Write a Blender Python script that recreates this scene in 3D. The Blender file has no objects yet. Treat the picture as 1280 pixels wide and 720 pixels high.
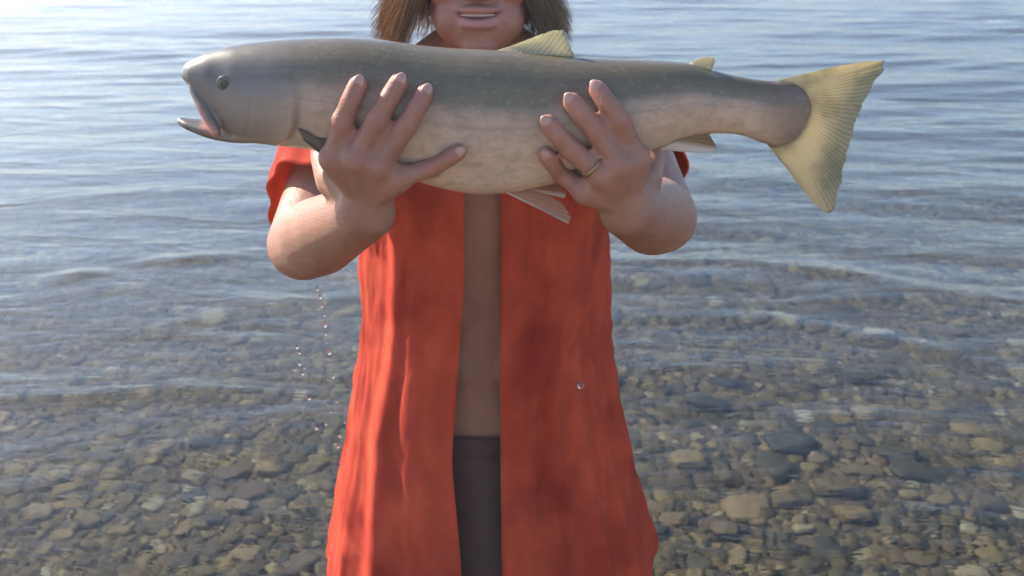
import bpy, bmesh, math, random
import numpy as np
from mathutils import Vector, Matrix, noise

R = math.radians
scene = bpy.context.scene
col = scene.collection
random.seed(7)
rng = np.random.default_rng(7)

# ------------------------------------------------------------------ camera
CAM = Vector((0.0, 0.0, 1.35))
TILT = R(20.0)
cam_data = bpy.data.cameras.new('camera')
cam_data.lens = 36.0
cam_data.sensor_width = 36.0
cam_data.clip_start = 0.05
cam_data.clip_end = 6000.0
cam = bpy.data.objects.new('camera', cam_data)
col.objects.link(cam)
cam.location = CAM
cam.rotation_euler = (math.pi / 2 - TILT, 0, 0)
scene.camera = cam
cam_data.dof.use_dof = True
cam_data.dof.focus_distance = 0.90
cam_data.dof.aperture_fstop = 13.0

# ------------------------------------------------------------------ sky, sun, exposure
SUN_AZ = R(-60.0)      # measured from +Y (view direction) towards +X; negative = left
SUN_EL = R(36.0)
world = bpy.data.worlds.new('World')
scene.world = world
world.use_nodes = True
wn, wl = world.node_tree.nodes, world.node_tree.links
wn.clear()
sky = wn.new('ShaderNodeTexSky')
sky.sky_type = 'NISHITA'
sky.sun_disc = False
sky.sun_elevation = SUN_EL
sky.sun_rotation = SUN_AZ
sky.altitude = 300
sky.air_density = 1.0
sky.dust_density = 0.8
sky.ozone_density = 3.5
bg = wn.new('ShaderNodeBackground')
bg.inputs['Strength'].default_value = 0.15
wo = wn.new('ShaderNodeOutputWorld')
wl.new(sky.outputs[0], bg.inputs[0])
wl.new(bg.outputs[0], wo.inputs[0])

sun_data = bpy.data.lights.new('sun', 'SUN')
sun_data.energy = 5.0
sun_data.angle = R(0.55)
sun_data.color = (1.0, 0.91, 0.79)
sun = bpy.data.objects.new('sun', sun_data)
col.objects.link(sun)
sdir = Vector((math.sin(SUN_AZ) * math.cos(SUN_EL), math.cos(SUN_AZ) * math.cos(SUN_EL), math.sin(SUN_EL)))
sun.rotation_euler = sdir.to_track_quat('Z', 'Y').to_euler()
sun.location = (-4, 4, 6)

vs = scene.view_settings
vs.view_transform = 'Standard'
vs.look = 'None'
vs.exposure = 1.08
vs.gamma = 1.0
vs.use_curve_mapping = False
scene.cycles.max_bounces = 6
scene.cycles.diffuse_bounces = 3
scene.cycles.glossy_bounces = 3
scene.cycles.transparent_max_bounces = 12
scene.cycles.caustics_reflective = False
scene.cycles.caustics_refractive = True
scene.cycles.sample_clamp_indirect = 2.5
scene.cycles.volume_bounces = 0
scene.cycles.use_adaptive_sampling = True
scene.cycles.adaptive_threshold = 0.04


# ------------------------------------------------------------------ helpers
def at(px, py, Y):
    """world point that stands at distance Y in front of the camera, along the sight line of a photo pixel"""
    u, v = (px - 640) / 1280.0, (360 - py) / 1280.0
    c, s = math.cos(TILT), math.sin(TILT)
    d = Vector((u, c + v * s, -s + v * c))
    return CAM + d * (Y / d.y)


def lerp(a, b, t):
    return a + (b - a) * t


def interp(x, pts):
    return float(np.interp(x, [p[0] for p in pts], [p[1] for p in pts]))


def smooth_interp(x, pts):
    """monotone-ish cubic through points (Catmull-Rom on x)"""
    xs = [p[0] for p in pts]
    ys = [p[1] for p in pts]
    if x <= xs[0]:
        return ys[0]
    if x >= xs[-1]:
        return ys[-1]
    i = max(j for j in range(len(xs) - 1) if xs[j] <= x)
    h = xs[i + 1] - xs[i]
    t = (x - xs[i]) / h
    def sl(k):
        if k == 0:
            return (ys[1] - ys[0]) / (xs[1] - xs[0])
        if k == len(xs) - 1:
            return (ys[-1] - ys[-2]) / (xs[-1] - xs[-2])
        return (ys[k + 1] - ys[k - 1]) / (xs[k + 1] - xs[k - 1])
    m0, m1 = sl(i) * h, sl(i + 1) * h
    t2, t3 = t * t, t * t * t
    return (2*t3 - 3*t2 + 1) * ys[i] + (t3 - 2*t2 + t) * m0 + (-2*t3 + 3*t2) * ys[i+1] + (t3 - t2) * m1


def link_mesh(name, me, material=None, parent=None, smooth=True):
    o = bpy.data.objects.new(name, me)
    col.objects.link(o)
    if material:
        me.materials.clear()
        me.materials.append(material)
    if smooth:
        me.polygons.foreach_set('use_smooth', [True] * len(me.polygons))
    if parent:
        o.parent = parent
    return o


def from_np(name, verts, faces):
    me = bpy.data.meshes.new(name)
    me.from_pydata([tuple(v) for v in verts], [], [tuple(f) for f in faces])
    me.update()
    return me


def float_attr(me, name, values):
    a = me.attributes.new(name, 'FLOAT', 'POINT')
    a.data.foreach_set('value', np.asarray(values, dtype=np.float32))


def verts_np(me):
    a = np.empty(len(me.vertices) * 3, dtype=np.float32)
    me.vertices.foreach_get('co', a)
    return a.reshape(-1, 3)


def normals_np(me):
    a = np.empty(len(me.vertices) * 3, dtype=np.float32)
    me.vertex_normals.foreach_get('vector', a)
    return a.reshape(-1, 3)


def thing(name, label, cat, loc=(0, 0, 0), group=None):
    o = bpy.data.objects.new(name, None)
    col.objects.link(o)
    o.location = loc
    o.empty_display_size = 0.1
    o['label'] = label
    o['category'] = cat
    if group:
        o['group'] = group
    return o


class Blob:
    """collects overlapping closed solids that are fused into one continuous skin"""
    def __init__(self):
        self.bm = bmesh.new()

    def add(self, bm):
        me = bpy.data.meshes.new('tmp')
        bm.to_mesh(me)
        bm.free()
        self.bm.from_mesh(me)
        bpy.data.meshes.remove(me)

    def ellipsoid(self, c, r, rot=None, sub=3):
        b = bmesh.new()
        m = Matrix.Translation(Vector(c)) @ (rot.to_4x4() if rot else Matrix.Identity(4)) @ Matrix.Diagonal((r[0], r[1], r[2], 1))
        bmesh.ops.create_icosphere(b, subdivisions=sub, radius=1.0, matrix=m)
        self.add(b)

    def capsule(self, p, q, r1, r2):
        b = bmesh.new()
        bmesh.ops.create_icosphere(b, subdivisions=3, radius=r1, matrix=Matrix.Translation(Vector(p)))
        bmesh.ops.create_icosphere(b, subdivisions=3, radius=r2, matrix=Matrix.Translation(Vector(q)))
        res = bmesh.ops.convex_hull(b, input=list(b.verts))
        junk = list({e for e in res['geom_interior'] + res['geom_unused'] if isinstance(e, bmesh.types.BMVert)})
        if junk:
            bmesh.ops.delete(b, geom=junk, context='VERTS')
        loose = [v for v in b.verts if not v.link_faces]
        if loose:
            bmesh.ops.delete(b, geom=loose, context='VERTS')
        self.add(b)

    def chain(self, pts):
        for (p, r1), (q, r2) in zip(pts[:-1], pts[1:]):
            self.capsule(p, q, r1, r2)

    def loft(self, rings):
        b = bmesh.new()
        vr = [[b.verts.new(p) for p in ring] for ring in rings]
        n = len(vr[0])
        for a, c in zip(vr[:-1], vr[1:]):
            for i in range(n):
                b.faces.new((a[i], a[(i + 1) % n], c[(i + 1) % n], c[i]))
        b.faces.new(vr[0][::-1])
        b.faces.new(vr[-1])
        bmesh.ops.recalc_face_normals(b, faces=list(b.faces))
        self.add(b)

    def fuse(self, name, voxel, smooth_iter, factor=0.5):
        me = bpy.data.meshes.new(name + '_raw')
        self.bm.to_mesh(me)
        self.bm.free()
        o = bpy.data.objects.new(name + '_raw', me)
        col.objects.link(o)
        m = o.modifiers.new('remesh', 'REMESH')
        m.mode = 'VOXEL'
        m.voxel_size = voxel
        m.adaptivity = 0.0
        s = o.modifiers.new('smooth', 'SMOOTH')
        s.factor = factor
        s.iterations = smooth_iter
        dg = bpy.context.evaluated_depsgraph_get()
        dg.update()
        out = bpy.data.meshes.new_from_object(o.evaluated_get(dg))
        out.name = name
        bpy.data.objects.remove(o)
        bpy.data.meshes.remove(me)
        return out


# ------------------------------------------------------------------ materials
def mat(name):
    m = bpy.data.materials.new(name)
    m.use_nodes = True
    nt = m.node_tree
    nt.nodes.clear()
    out = nt.nodes.new('ShaderNodeOutputMaterial')
    return m, nt, out


class NB:
    """tiny node-building helper"""
    def __init__(self, nt):
        self.nt = nt

    def n(self, t, **kw):
        nd = self.nt.nodes.new(t)
        for k, v in kw.items():
            setattr(nd, k, v)
        return nd

    def l(self, a, b):
        self.nt.links.new(a, b)

    def coord(self, which='Object', scale=None):
        tc = self.n('ShaderNodeTexCoord')
        if scale is None:
            return tc.outputs[which]
        mp = self.n('ShaderNodeMapping')
        mp.inputs['Scale'].default_value = scale
        self.l(tc.outputs[which], mp.inputs[0])
        return mp.outputs[0]

    def noise(self, vec, scale, detail=4, rough=0.55, dist=0.0):
        nd = self.n('ShaderNodeTexNoise')
        nd.inputs['Scale'].default_value = scale
        nd.inputs['Detail'].default_value = detail
        nd.inputs['Roughness'].default_value = rough
        nd.inputs['Distortion'].default_value = dist
        self.l(vec, nd.inputs['Vector'])
        return nd.outputs[0]

    def voronoi(self, vec, scale, feature='F1', out='Distance', rnd=1.0):
        nd = self.n('ShaderNodeTexVoronoi', feature=feature)
        nd.inputs['Scale'].default_value = scale
        nd.inputs['Randomness'].default_value = rnd
        self.l(vec, nd.inputs['Vector'])
        return nd.outputs[out]

    def ramp(self, fac, stops, mode='LINEAR'):
        nd = self.n('ShaderNodeValToRGB')
        cr = nd.color_ramp
        cr.interpolation = mode
        while len(cr.elements) < len(stops):
            cr.elements.new(0.5)
        for e, (p, c) in zip(cr.elements, stops):
            e.position = p
            e.color = (*c, 1) if len(c) == 3 else c
        self.l(fac, nd.inputs[0])
        return nd.outputs[0]

    def mix(self, fac, a, b, blend='MIX'):
        nd = self.n('ShaderNodeMix', data_type='RGBA', blend_type=blend)
        nd.clamp_factor = True
        for sock, v in ((nd.inputs[0], fac), (nd.inputs[6], a), (nd.inputs[7], b)):
            if isinstance(v, (int, float)):
                sock.default_value = v
            elif isinstance(v, tuple):
                sock.default_value = (*v, 1)
            else:
                self.l(v, sock)
        return nd.outputs[2]

    def math(self, op, a, b=0.0, clamp=False):
        nd = self.n('ShaderNodeMath', operation=op)
        nd.use_clamp = clamp
        for sock, v in ((nd.inputs[0], a), (nd.inputs[1], b)):
            if isinstance(v, (int, float)):
                sock.default_value = v
            else:
                self.l(v, sock)
        return nd.outputs[0]

    def attr(self, name):
        nd = self.n('ShaderNodeAttribute', attribute_name=name)
        return nd

    def bump(self, height, strength, dist, normal=None):
        nd = self.n('ShaderNodeBump')
        nd.inputs['Strength'].default_value = strength
        nd.inputs['Distance'].default_value = dist
        self.l(height, nd.inputs['Height'])
        if normal:
            self.l(normal, nd.inputs['Normal'])
        return nd.outputs[0]

    def principled(self, color, rough=0.5, normal=None, **kw):
        p = self.n('ShaderNodeBsdfPrincipled')
        if isinstance(color, tuple):
            p.inputs['Base Color'].default_value = (*color, 1)
        else:
            self.l(color, p.inputs['Base Color'])
        if isinstance(rough, (int, float)):
            p.inputs['Roughness'].default_value = rough
        else:
            self.l(rough, p.inputs['Roughness'])
        if normal:
            self.l(normal, p.inputs['Normal'])
        for k, v in kw.items():
            p.inputs[k.replace('_', ' ')].default_value = v
        return p


def make_skin():
    m, nt, out = mat('skin')
    b = NB(nt)
    oc = b.coord('Object')
    n1 = b.noise(oc, 14, 4)
    n2 = b.noise(oc, 90, 3)
    base = b.ramp(n1, [(0.3, (0.25, 0.122, 0.080)), (0.7, (0.36, 0.188, 0.127))])
    base = b.mix(b.math('MULTIPLY', n2, 0.25), base, (0.46, 0.20, 0.15))
    red = b.attr('flush').outputs['Fac']
    base = b.mix(red, base, (0.44, 0.15, 0.12))
    lip = b.attr('lip').outputs['Fac']
    base = b.mix(lip, base, (0.50, 0.23, 0.19))
    dark = b.attr('mouth_line').outputs['Fac']
    base = b.mix(dark, base, (0.09, 0.03, 0.03))  # shade between the lips, painted into the skin colour
    pore = b.voronoi(oc, 900)
    wr = b.noise(b.coord('Object', (1, 1, 3)), 160, 3)
    h = b.math('ADD', b.math('MULTIPLY', pore, 0.3), wr)
    nrm = b.bump(h, 0.35, 0.0016)
    p = b.principled(base, b.ramp(n2, [(0.3, (0.42,) * 3), (0.75, (0.62,) * 3)]), nrm)
    p.inputs['Specular IOR Level'].default_value = 0.32
    p.inputs['Subsurface Weight'].default_value = 0.10
    p.inputs['Subsurface Radius'].default_value = (0.010, 0.004, 0.002)
    p.inputs['Subsurface Scale'].default_value = 0.6
    b.l(p.outputs[0], out.inputs[0])
    return m


def make_fabric(name, c_dark, c_light, translucent, tint_t):
    m, nt, out = mat(name)
    b = NB(nt)
    oc = b.coord('Object')
    blot = b.noise(b.coord('Object', (1.2, 1, 0.8)), 13, 4, 0.55, 0.3)
    fine = b.noise(oc, 260, 2)
    colr = b.ramp(blot, [(0.32, c_dark), (0.68, c_light)])
    colr = b.mix(b.math('MULTIPLY', fine, 0.3), colr, c_dark)
    uv = b.n('ShaderNodeUVMap').outputs[0]
    wx = b.n('ShaderNodeTexWave', wave_type='BANDS', bands_direction='X')
    wx.inputs['Scale'].default_value = 190
    b.l(uv, wx.inputs[0])
    wy = b.n('ShaderNodeTexWave', wave_type='BANDS', bands_direction='Y')
    wy.inputs['Scale'].default_value = 190
    b.l(uv, wy.inputs[0])
    crk = b.noise(b.coord('Object', (1, 1, 0.55)), 60, 5, 0.6, 0.8)
    h = b.math('ADD', b.math('MULTIPLY', b.math('ADD', wx.outputs['Fac'], wy.outputs['Fac']), 0.08), crk)
    nrm = b.bump(h, 0.35, 0.0025)
    p = b.principled(colr, 0.82, nrm, Sheen_Weight=0.0)
    p.inputs['Specular IOR Level'].default_value = 0.12
    t = b.n('ShaderNodeBsdfTranslucent')
    t.inputs[0].default_value = (*tint_t, 1)
    mx = b.n('ShaderNodeMixShader')
    mx.inputs[0].default_value = translucent
    b.l(p.outputs[0], mx.inputs[1])
    b.l(t.outputs[0], mx.inputs[2])
    b.l(mx.outputs[0], out.inputs[0])
    return m


def make_fish_skin():
    m, nt, out = mat('trout_skin')
    b = NB(nt)
    oc = b.coord('Object')
    dv = b.attr('dv').outputs['Fac']
    wob = b.noise(b.coord('Object', (1, 1, 2.5)), 26, 4)
    fac = b.math('ADD', dv, b.math('MULTIPLY', b.math('SUBTRACT', wob, 0.5), 0.13))
    body = b.ramp(fac, [(0.05, (0.115, 0.090, 0.052)), (0.30, (0.175, 0.136, 0.080)), (0.39, (0.39, 0.265, 0.180)),
                        (0.68, (0.52, 0.355, 0.255)), (0.92, (0.62, 0.47, 0.37))])
    mott = b.noise(b.coord('Object', (1, 1, 1.4)), 75, 5, 0.65, 0.6)
    body = b.mix(b.ramp(mott, [(0.42, (0, 0, 0)), (0.66, (0.55,) * 3)]), body, b.mix(0.55, body, (0.075, 0.058, 0.03)))
    llin = b.math('ABSOLUTE', b.math('SUBTRACT', dv, 0.47))
    body = b.mix(b.ramp(llin, [(0.006, (0.18,) * 3), (0.016, (0, 0, 0))]), body, (0.10, 0.08, 0.05))
    headc = b.ramp(fac, [(0.05, (0.110, 0.094, 0.075)), (0.55, (0.20, 0.165, 0.14)), (0.92, (0.21, 0.165, 0.13))])
    hd = b.attr('head').outputs['Fac']
    colr = b.mix(hd, body, headc)
    sn = b.attr('snout').outputs['Fac']
    colr = b.mix(b.math('MULTIPLY', sn, 0.7), colr, (0.055, 0.048, 0.038))
    tl = b.attr('tail').outputs['Fac']
    colr = b.mix(b.math('MULTIPLY', tl, 0.75), colr, (0.135, 0.085, 0.058))
    # pale worm marks and flecks on the flank
    sp = b.voronoi(b.coord('Object', (0.8, 1, 1.25)), 150)
    spm = b.ramp(sp, [(0.12, (1, 1, 1)), (0.34, (0, 0, 0))])
    spm = b.math('MULTIPLY', spm, b.math('MULTIPLY', b.math('SUBTRACT', 1.0, hd), b.ramp(dv, [(0.1, (0.09,) * 3), (0.45, (0.16,) * 3), (0.75, (0, 0, 0))])))
    colr = b.mix(spm, colr, (0.50, 0.45, 0.33))
    pink = b.attr('pink').outputs['Fac']
    colr = b.mix(pink, colr, (0.60, 0.25, 0.19))
    gl = b.attr('gill').outputs['Fac']
    colr = b.mix(b.math('MULTIPLY', gl, 0.3), colr, (0.10, 0.045, 0.04))
    sc = b.voronoi(b.coord('Object', (0.75, 1, 1)), 850)
    soft = b.noise(oc, 70, 3)
    h = b.math('ADD', b.math('MULTIPLY', sc, b.math('SUBTRACT', 1.0, hd)), b.math('MULTIPLY', soft, 0.8))
    nrm = b.bump(h, 0.25, 0.0006)
    p = b.principled(colr, b.ramp(soft, [(0.3, (0.36,) * 3), (0.7, (0.50,) * 3)]), nrm)
    p.inputs['Coat Weight'].default_value = 0.2
    p.inputs['Coat Roughness'].default_value = 0.12
    b.l(p.outputs[0], out.inputs[0])
    return m


def make_fin(name, c_membrane, c_ray, n_rays, translucent, white_edge=0.0, speck=0.3):
    m, nt, out = mat(name)
    b = NB(nt)
    uv = b.n('ShaderNodeUVMap').outputs[0]
    sep = b.n('ShaderNodeSeparateXYZ')
    b.l(uv, sep.inputs[0])
    u, v = sep.outputs[0], sep.outputs[1]
    oc = b.coord('Object')
    wob = b.noise(oc, 60, 2)
    ray = b.math('SINE', b.math('ADD', b.math('MULTIPLY', u, n_rays * 2 * math.pi), b.math('MULTIPLY', wob, 5.0)))
    ray = b.math('MULTIPLY', b.math('ADD', ray, 1.0), 0.5)
    blot = b.noise(oc, 38, 4)
    c = b.mix(ray, c_membrane, c_ray)
    c = b.mix(b.math('MULTIPLY', b.ramp(blot, [(0.45, (0, 0, 0)), (0.7, (1, 1, 1))]), speck), c, tuple(x * 0.35 for x in c_ray))
    if white_edge > 0:
        e = b.ramp(u, [(white_edge * 0.6, (1, 1, 1)), (white_edge, (0, 0, 0))])
        c = b.mix(e, c, (0.88, 0.82, 0.74))
    nrm = b.bump(ray, 0.5, 0.0012)
    p = b.principled(c, 0.35, nrm)
    t = b.n('ShaderNodeBsdfTranslucent')
    b.l(c, t.inputs[0])
    mx = b.n('ShaderNodeMixShader')
    mx.inputs[0].default_value = translucent
    b.l(p.outputs[0], mx.inputs[1])
    b.l(t.outputs[0], mx.inputs[2])
    b.l(mx.outputs[0], out.inputs[0])
    return m


def make_simple(name, c, rough, **kw):
    m, nt, out = mat(name)
    b = NB(nt)
    n1 = b.noise(b.coord('Object'), 60, 3)
    cc = b.mix(b.math('MULTIPLY', n1, 0.35), c, tuple(x * 0.6 for x in c))
    p = b.principled(cc, rough, None, **kw)
    b.l(p.outputs[0], out.inputs[0])
    return m


STONE_STOPS = [(0.00, (0.038, 0.034, 0.022)), (0.20, (0.085, 0.064, 0.028)), (0.38, (0.200, 0.132, 0.044)),
               (0.52, (0.140, 0.080, 0.044)), (0.68, (0.300, 0.205, 0.066)), (0.82, (0.39, 0.255, 0.100)),
               (0.93, (0.56, 0.43, 0.21)), (1.0, (0.70, 0.60, 0.38))]


def make_stone(name, per_object):
    m, nt, out = mat(name)
    b = NB(nt)
    oc = b.coord('Object')
    if per_object:
        fac = b.n('ShaderNodeAttribute', attribute_name='shade', attribute_type='OBJECT').outputs['Fac']
    else:
        fac = b.attr('shade').outputs['Fac']
    base = b.ramp(fac, STONE_STOPS)
    wc = b.n('ShaderNodeNewGeometry').outputs['Position']
    n1 = b.noise(wc, 30, 5, 0.65)
    n2 = b.noise(wc, 130, 3)
    c = b.mix(b.ramp(n1, [(0.4, (0, 0, 0)), (0.72, (0.6,) * 3)]), base, (0.12, 0.100, 0.030))
    c = b.mix(b.math('MULTIPLY', n2, 0.35), c, b.mix(0.5, base, (0.02, 0.02, 0.016)))
    nrm = b.bump(b.math('ADD', n1, b.math('MULTIPLY', n2, 0.4)), 0.5, 0.012)
    p = b.principled(c, 0.55, nrm)
    b.l(p.outputs[0], out.inputs[0])
    return m


def make_beach():
    m, nt, out = mat('dry_gravel')
    b = NB(nt)
    wc = b.n('ShaderNodeNewGeometry').outputs['Position']
    cell = b.voronoi(wc, 20, out='Color')
    dist = b.voronoi(wc, 20)
    sep = b.n('ShaderNodeSeparateColor')
    b.l(cell, sep.inputs[0])
    c = b.ramp(sep.outputs[0], [(0.0, (0.25, 0.175, 0.105)), (0.5, (0.39, 0.28, 0.17)), (1.0, (0.53, 0.40, 0.26))])
    nrm = b.bump(b.math('SUBTRACT', 1.0, dist), 0.8, 0.03)
    p = b.principled(c, 0.85, nrm)
    b.l(p.outputs[0], out.inputs[0])
    return m


def make_bed():
    m, nt, out = mat('lakebed_gravel')
    b = NB(nt)
    wc = b.n('ShaderNodeNewGeometry').outputs['Position']
    cell = b.voronoi(wc, 26, out='Color')
    dist = b.voronoi(wc, 26)
    big = b.voronoi(wc, 9, out='Color')
    sep = b.n('ShaderNodeSeparateColor')
    b.l(cell, sep.inputs[0])
    sep2 = b.n('ShaderNodeSeparateColor')
    b.l(big, sep2.inputs[0])
    base = b.ramp(b.math('MULTIPLY', b.math('ADD', sep.outputs[0], sep2.outputs[0]), 0.48), STONE_STOPS)
    c = b.mix(b.ramp(dist, [(0.5, (0, 0, 0)), (0.8, (0.7,) * 3)]), base, (0.05, 0.046, 0.032))
    n1 = b.noise(wc, 3, 4)
    c = b.mix(b.math('MULTIPLY', n1, 0.5), c, (0.15, 0.12, 0.05))
    nrm = b.bump(b.math('SUBTRACT', 1.0, dist), 0.8, 0.03)
    p = b.principled(c, 0.7, nrm)
    b.l(p.outputs[0], out.inputs[0])
    return m


def make_water():
    m, nt, out = mat('lake_water')
    b = NB(nt)
    wc = b.n('ShaderNodeNewGeometry').outputs['Position']
    mp = b.n('ShaderNodeMapping')
    mp.inputs['Scale'].default_value = (0.42, 1.0, 1.0)
    mp.inputs['Rotation'].default_value = (0, 0, R(6))
    b.l(wc, mp.inputs[0])
    n1 = b.noise(mp.outputs[0], 3.2, 5, 0.55, 0.5)
    n2 = b.noise(mp.outputs[0], 17, 3, 0.5, 0.3)
    h = b.math('ADD', n1, b.math('MULTIPLY', n2, 0.07))
    nrm = b.bump(h, 0.50, 0.050)
    # Schlick reflectance of a water surface, the same from above and below (the sheet does not bend light)
    geo = b.n('ShaderNodeNewGeometry')
    dt = b.n('ShaderNodeVectorMath', operation='DOT_PRODUCT')
    b.l(geo.outputs['Incoming'], dt.inputs[0])
    b.l(nrm, dt.inputs[1])
    ca = b.math('SUBTRACT', 1.0, b.math('ABSOLUTE', dt.outputs['Value']), clamp=True)
    fr = b.math('ADD', 0.02, b.math('MULTIPLY', 0.98, b.math('POWER', ca, 5.0)))
    tr = b.n('ShaderNodeBsdfRefraction')
    tr.inputs[0].default_value = (0.97, 0.98, 0.97, 1)
    tr.inputs['IOR'].default_value = 1.333
    tr.inputs['Roughness'].default_value = 0.02
    b.l(nrm, tr.inputs['Normal'])
    gl = b.n('ShaderNodeBsdfGlossy')
    gl.inputs['Roughness'].default_value = 0.06
    b.l(nrm, gl.inputs['Normal'])
    g2 = b.n('ShaderNodeBsdfGlossy')
    g2.inputs['Roughness'].default_value = 0.34
    b.l(nrm, g2.inputs['Normal'])
    mg = b.n('ShaderNodeMixShader')
    mg.inputs[0].default_value = 0.03
    b.l(gl.outputs[0], mg.inputs[1])
    b.l(g2.outputs[0], mg.inputs[2])
    mx = b.n('ShaderNodeMixShader')
    b.l(fr, mx.inputs[0])
    b.l(tr.outputs[0], mx.inputs[1])
    b.l(mg.outputs[0], mx.inputs[2])
    b.l(mx.outputs[0], out.inputs[0])
    va = b.n('ShaderNodeVolumeAbsorption')
    va.inputs['Color'].default_value = (0.42, 0.58, 0.66, 1)
    va.inputs['Density'].default_value = 0.42
    b.l(va.outputs[0], out.inputs['Volume'])
    return m


def make_drop():
    m, nt, out = mat('water_drop')
    b = NB(nt)
    n1 = b.noise(b.coord('Object'), 300, 2)
    nrm = b.bump(n1, 0.05, 0.001)
    p = b.principled((1.0, 1.0, 1.0), 0.03, nrm, Transmission_Weight=1.0, IOR=1.333)
    b.l(p.outputs[0], out.inputs[0])
    return m


M_skin = make_skin()
M_shirt = make_fabric('red_orange_cotton', (0.36, 0.036, 0.024), (0.74, 0.128, 0.064), 0.28, (0.95, 0.26, 0.10))
M_shorts = make_fabric('dark_cotton', (0.075, 0.045, 0.042), (0.105, 0.066, 0.060), 0.0, (0.05, 0.05, 0.05))
M_fish = make_fish_skin()
M_tail = make_fin('tail_fin_skin', (0.66, 0.59, 0.42), (0.52, 0.46, 0.31), 52, 0.65, speck=0.55)
M_dorsal = make_fin('dorsal_fin_skin', (0.74, 0.69, 0.50), (0.58, 0.53, 0.38), 16, 0.65)
M_lowfin = make_fin('lower_fin_skin', (0.66, 0.40, 0.28), (0.50, 0.29, 0.20), 9, 0.5, white_edge=0.26, speck=0.12)
M_anal = make_fin('anal_fin_skin', (0.50, 0.38, 0.22), (0.38, 0.28, 0.16), 9, 0.5, white_edge=0.5, speck=0.12)
M_pec = make_fin('pectoral_fin_skin', (0.26, 0.20, 0.14), (0.19, 0.145, 0.105), 10, 0.3)
M_iris = make_simple('trout_iris', (0.13, 0.112, 0.09), 0.4)
M_pupil = make_simple('pupil', (0.03, 0.03, 0.03), 0.15)
M_fpupil = make_simple('trout_pupil', (0.055, 0.05, 0.045), 0.35)
M_white = make_simple('eye_white', (0.75, 0.72, 0.68), 0.2)
M_teeth = make_simple('teeth', (0.50, 0.40, 0.33), 0.4)
M_nail = make_simple('fingernail', (0.47, 0.27, 0.205), 0.35)
M_gold = make_simple('gold', (0.40, 0.29, 0.15), 0.4, Metallic=1.0)
M_hair = None
M_stone = make_stone('lake_stone', True)
M_pebble = make_stone('lake_pebbles', False)
M_bed = make_bed()
M_beach = make_beach()
M_water = make_water()
M_drop = make_drop()


def make_hair():
    m, nt, out = mat('brown_hair')
    b = NB(nt)
    v = b.attr('strand').outputs['Fac']
    c = b.ramp(v, [(0.0, (0.15, 0.082, 0.046)), (0.5, (0.44, 0.265, 0.14)), (1.0, (0.74, 0.54, 0.31))])
    p = b.principled(c, 0.42)
    t = b.n('ShaderNodeBsdfTranslucent')
    b.l(c, t.inputs[0])
    mx = b.n('ShaderNodeMixShader')
    mx.inputs[0].default_value = 0.5
    b.l(p.outputs[0], mx.inputs[1])
    b.l(t.outputs[0], mx.inputs[2])
    b.l(mx.outputs[0], out.inputs[0])
    return m


M_hair = make_hair()


# ------------------------------------------------------------------ lakebed
def bed_z(x, y):
    y = np.asarray(y, dtype=float)
    x = np.asarray(x, dtype=float)
    y0 = 4.6 - 1.5 / (1 + np.exp(x * 3.0))
    e = np.logaddexp(0, (y - y0) / 0.4) * 0.4          # the bank drops away beyond y0
    z = -0.15 - 0.045 * np.clip(y, 0, 30) - 0.15 * np.minimum(e, 14) - 0.04 * np.clip(y - 16, 0, 120)
    z = z + 0.2 * np.clip(-y, 0, 6) + 0.006 * np.clip(-y - 6, 0, 60)
    return z + 0.02 * np.sin(np.asarray(x) * 1.7 + y * 0.6) + 0.015 * np.sin(np.asarray(x) * -0.8 + y * 2.1)


def fan_grid(rows, ncol, widen, base):
    us = np.linspace(-1, 1, ncol)
    Y = np.repeat(rows[:, None], ncol, 1)
    X = us[None, :] * (widen * np.maximum(rows, 0)[:, None] + base)
    return X, Y


def grid_faces(nr, nc):
    i = np.arange(nr - 1)[:, None] * nc + np.arange(nc - 1)[None, :]
    return np.stack([i, i + 1, i + nc + 1, i + nc], -1).reshape(-1, 4)


rows = np.concatenate([np.linspace(-1, 24, 80), np.array([40, 90, 250, 800, 2500.0])])
X, Y = fan_grid(np.abs(rows), 60, 1.0, 6.0)
Y = np.repeat(rows[:, None], 60, 1)
Z = bed_z(X, Y)
Z = np.maximum(Z, -10.0)
lakebed = link_mesh('lakebed', from_np('lakebed', np.stack([X, Y, Z], -1).reshape(-1, 3), grid_faces(len(rows), 60)), M_bed)
lakebed['kind'] = 'structure'
lakebed['label'] = 'stony bed of the lake under clear shallow water'


rows = np.array([-60.0, -45, -32, -22, -15, -10, -7, -5, -4, -3, -2, -1.5, -1.0, -0.85])
X, Y = fan_grid(np.abs(rows), 40, 1.6, 14.0)
Y = np.repeat(rows[:, None], 40, 1)
bounce_beach = link_mesh('bounce_beach', from_np('bounce_beach', np.stack([X, Y, bed_z(X, Y) + 0.005], -1).reshape(-1, 3), grid_faces(len(rows), 40)), M_beach)  # unseen shore, added to bounce warm sunlight onto the person's front
bounce_beach['kind'] = 'structure'
bounce_beach['label'] = 'unseen dry gravel shore added behind the photographer for warm bounce light'


def ico(sub):
    b = bmesh.new()
    bmesh.ops.create_icosphere(b, subdivisions=sub, radius=1.0)
    v = np.array([tuple(x.co) for x in b.verts])
    f = np.array([[q.index for q in p.verts] for p in b.faces])
    b.free()
    return v, f


def stone_shape(v, seed, rough=0.22):
    o = Vector((seed * 13.7, seed * 5.1, seed * 2.3))
    out = np.empty_like(v)
    for i, p in enumerate(v):
        q = Vector(p)
        d = 1 + rough * noise.noise(q * 1.1 + o) * 1.6 + 0.10 * noise.noise(q * 2.6 + o)
        # flattened facets, as on rolled river stones
        out[i] = np.clip(np.array(p) * d, -0.93, 0.93)
    return out


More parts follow.
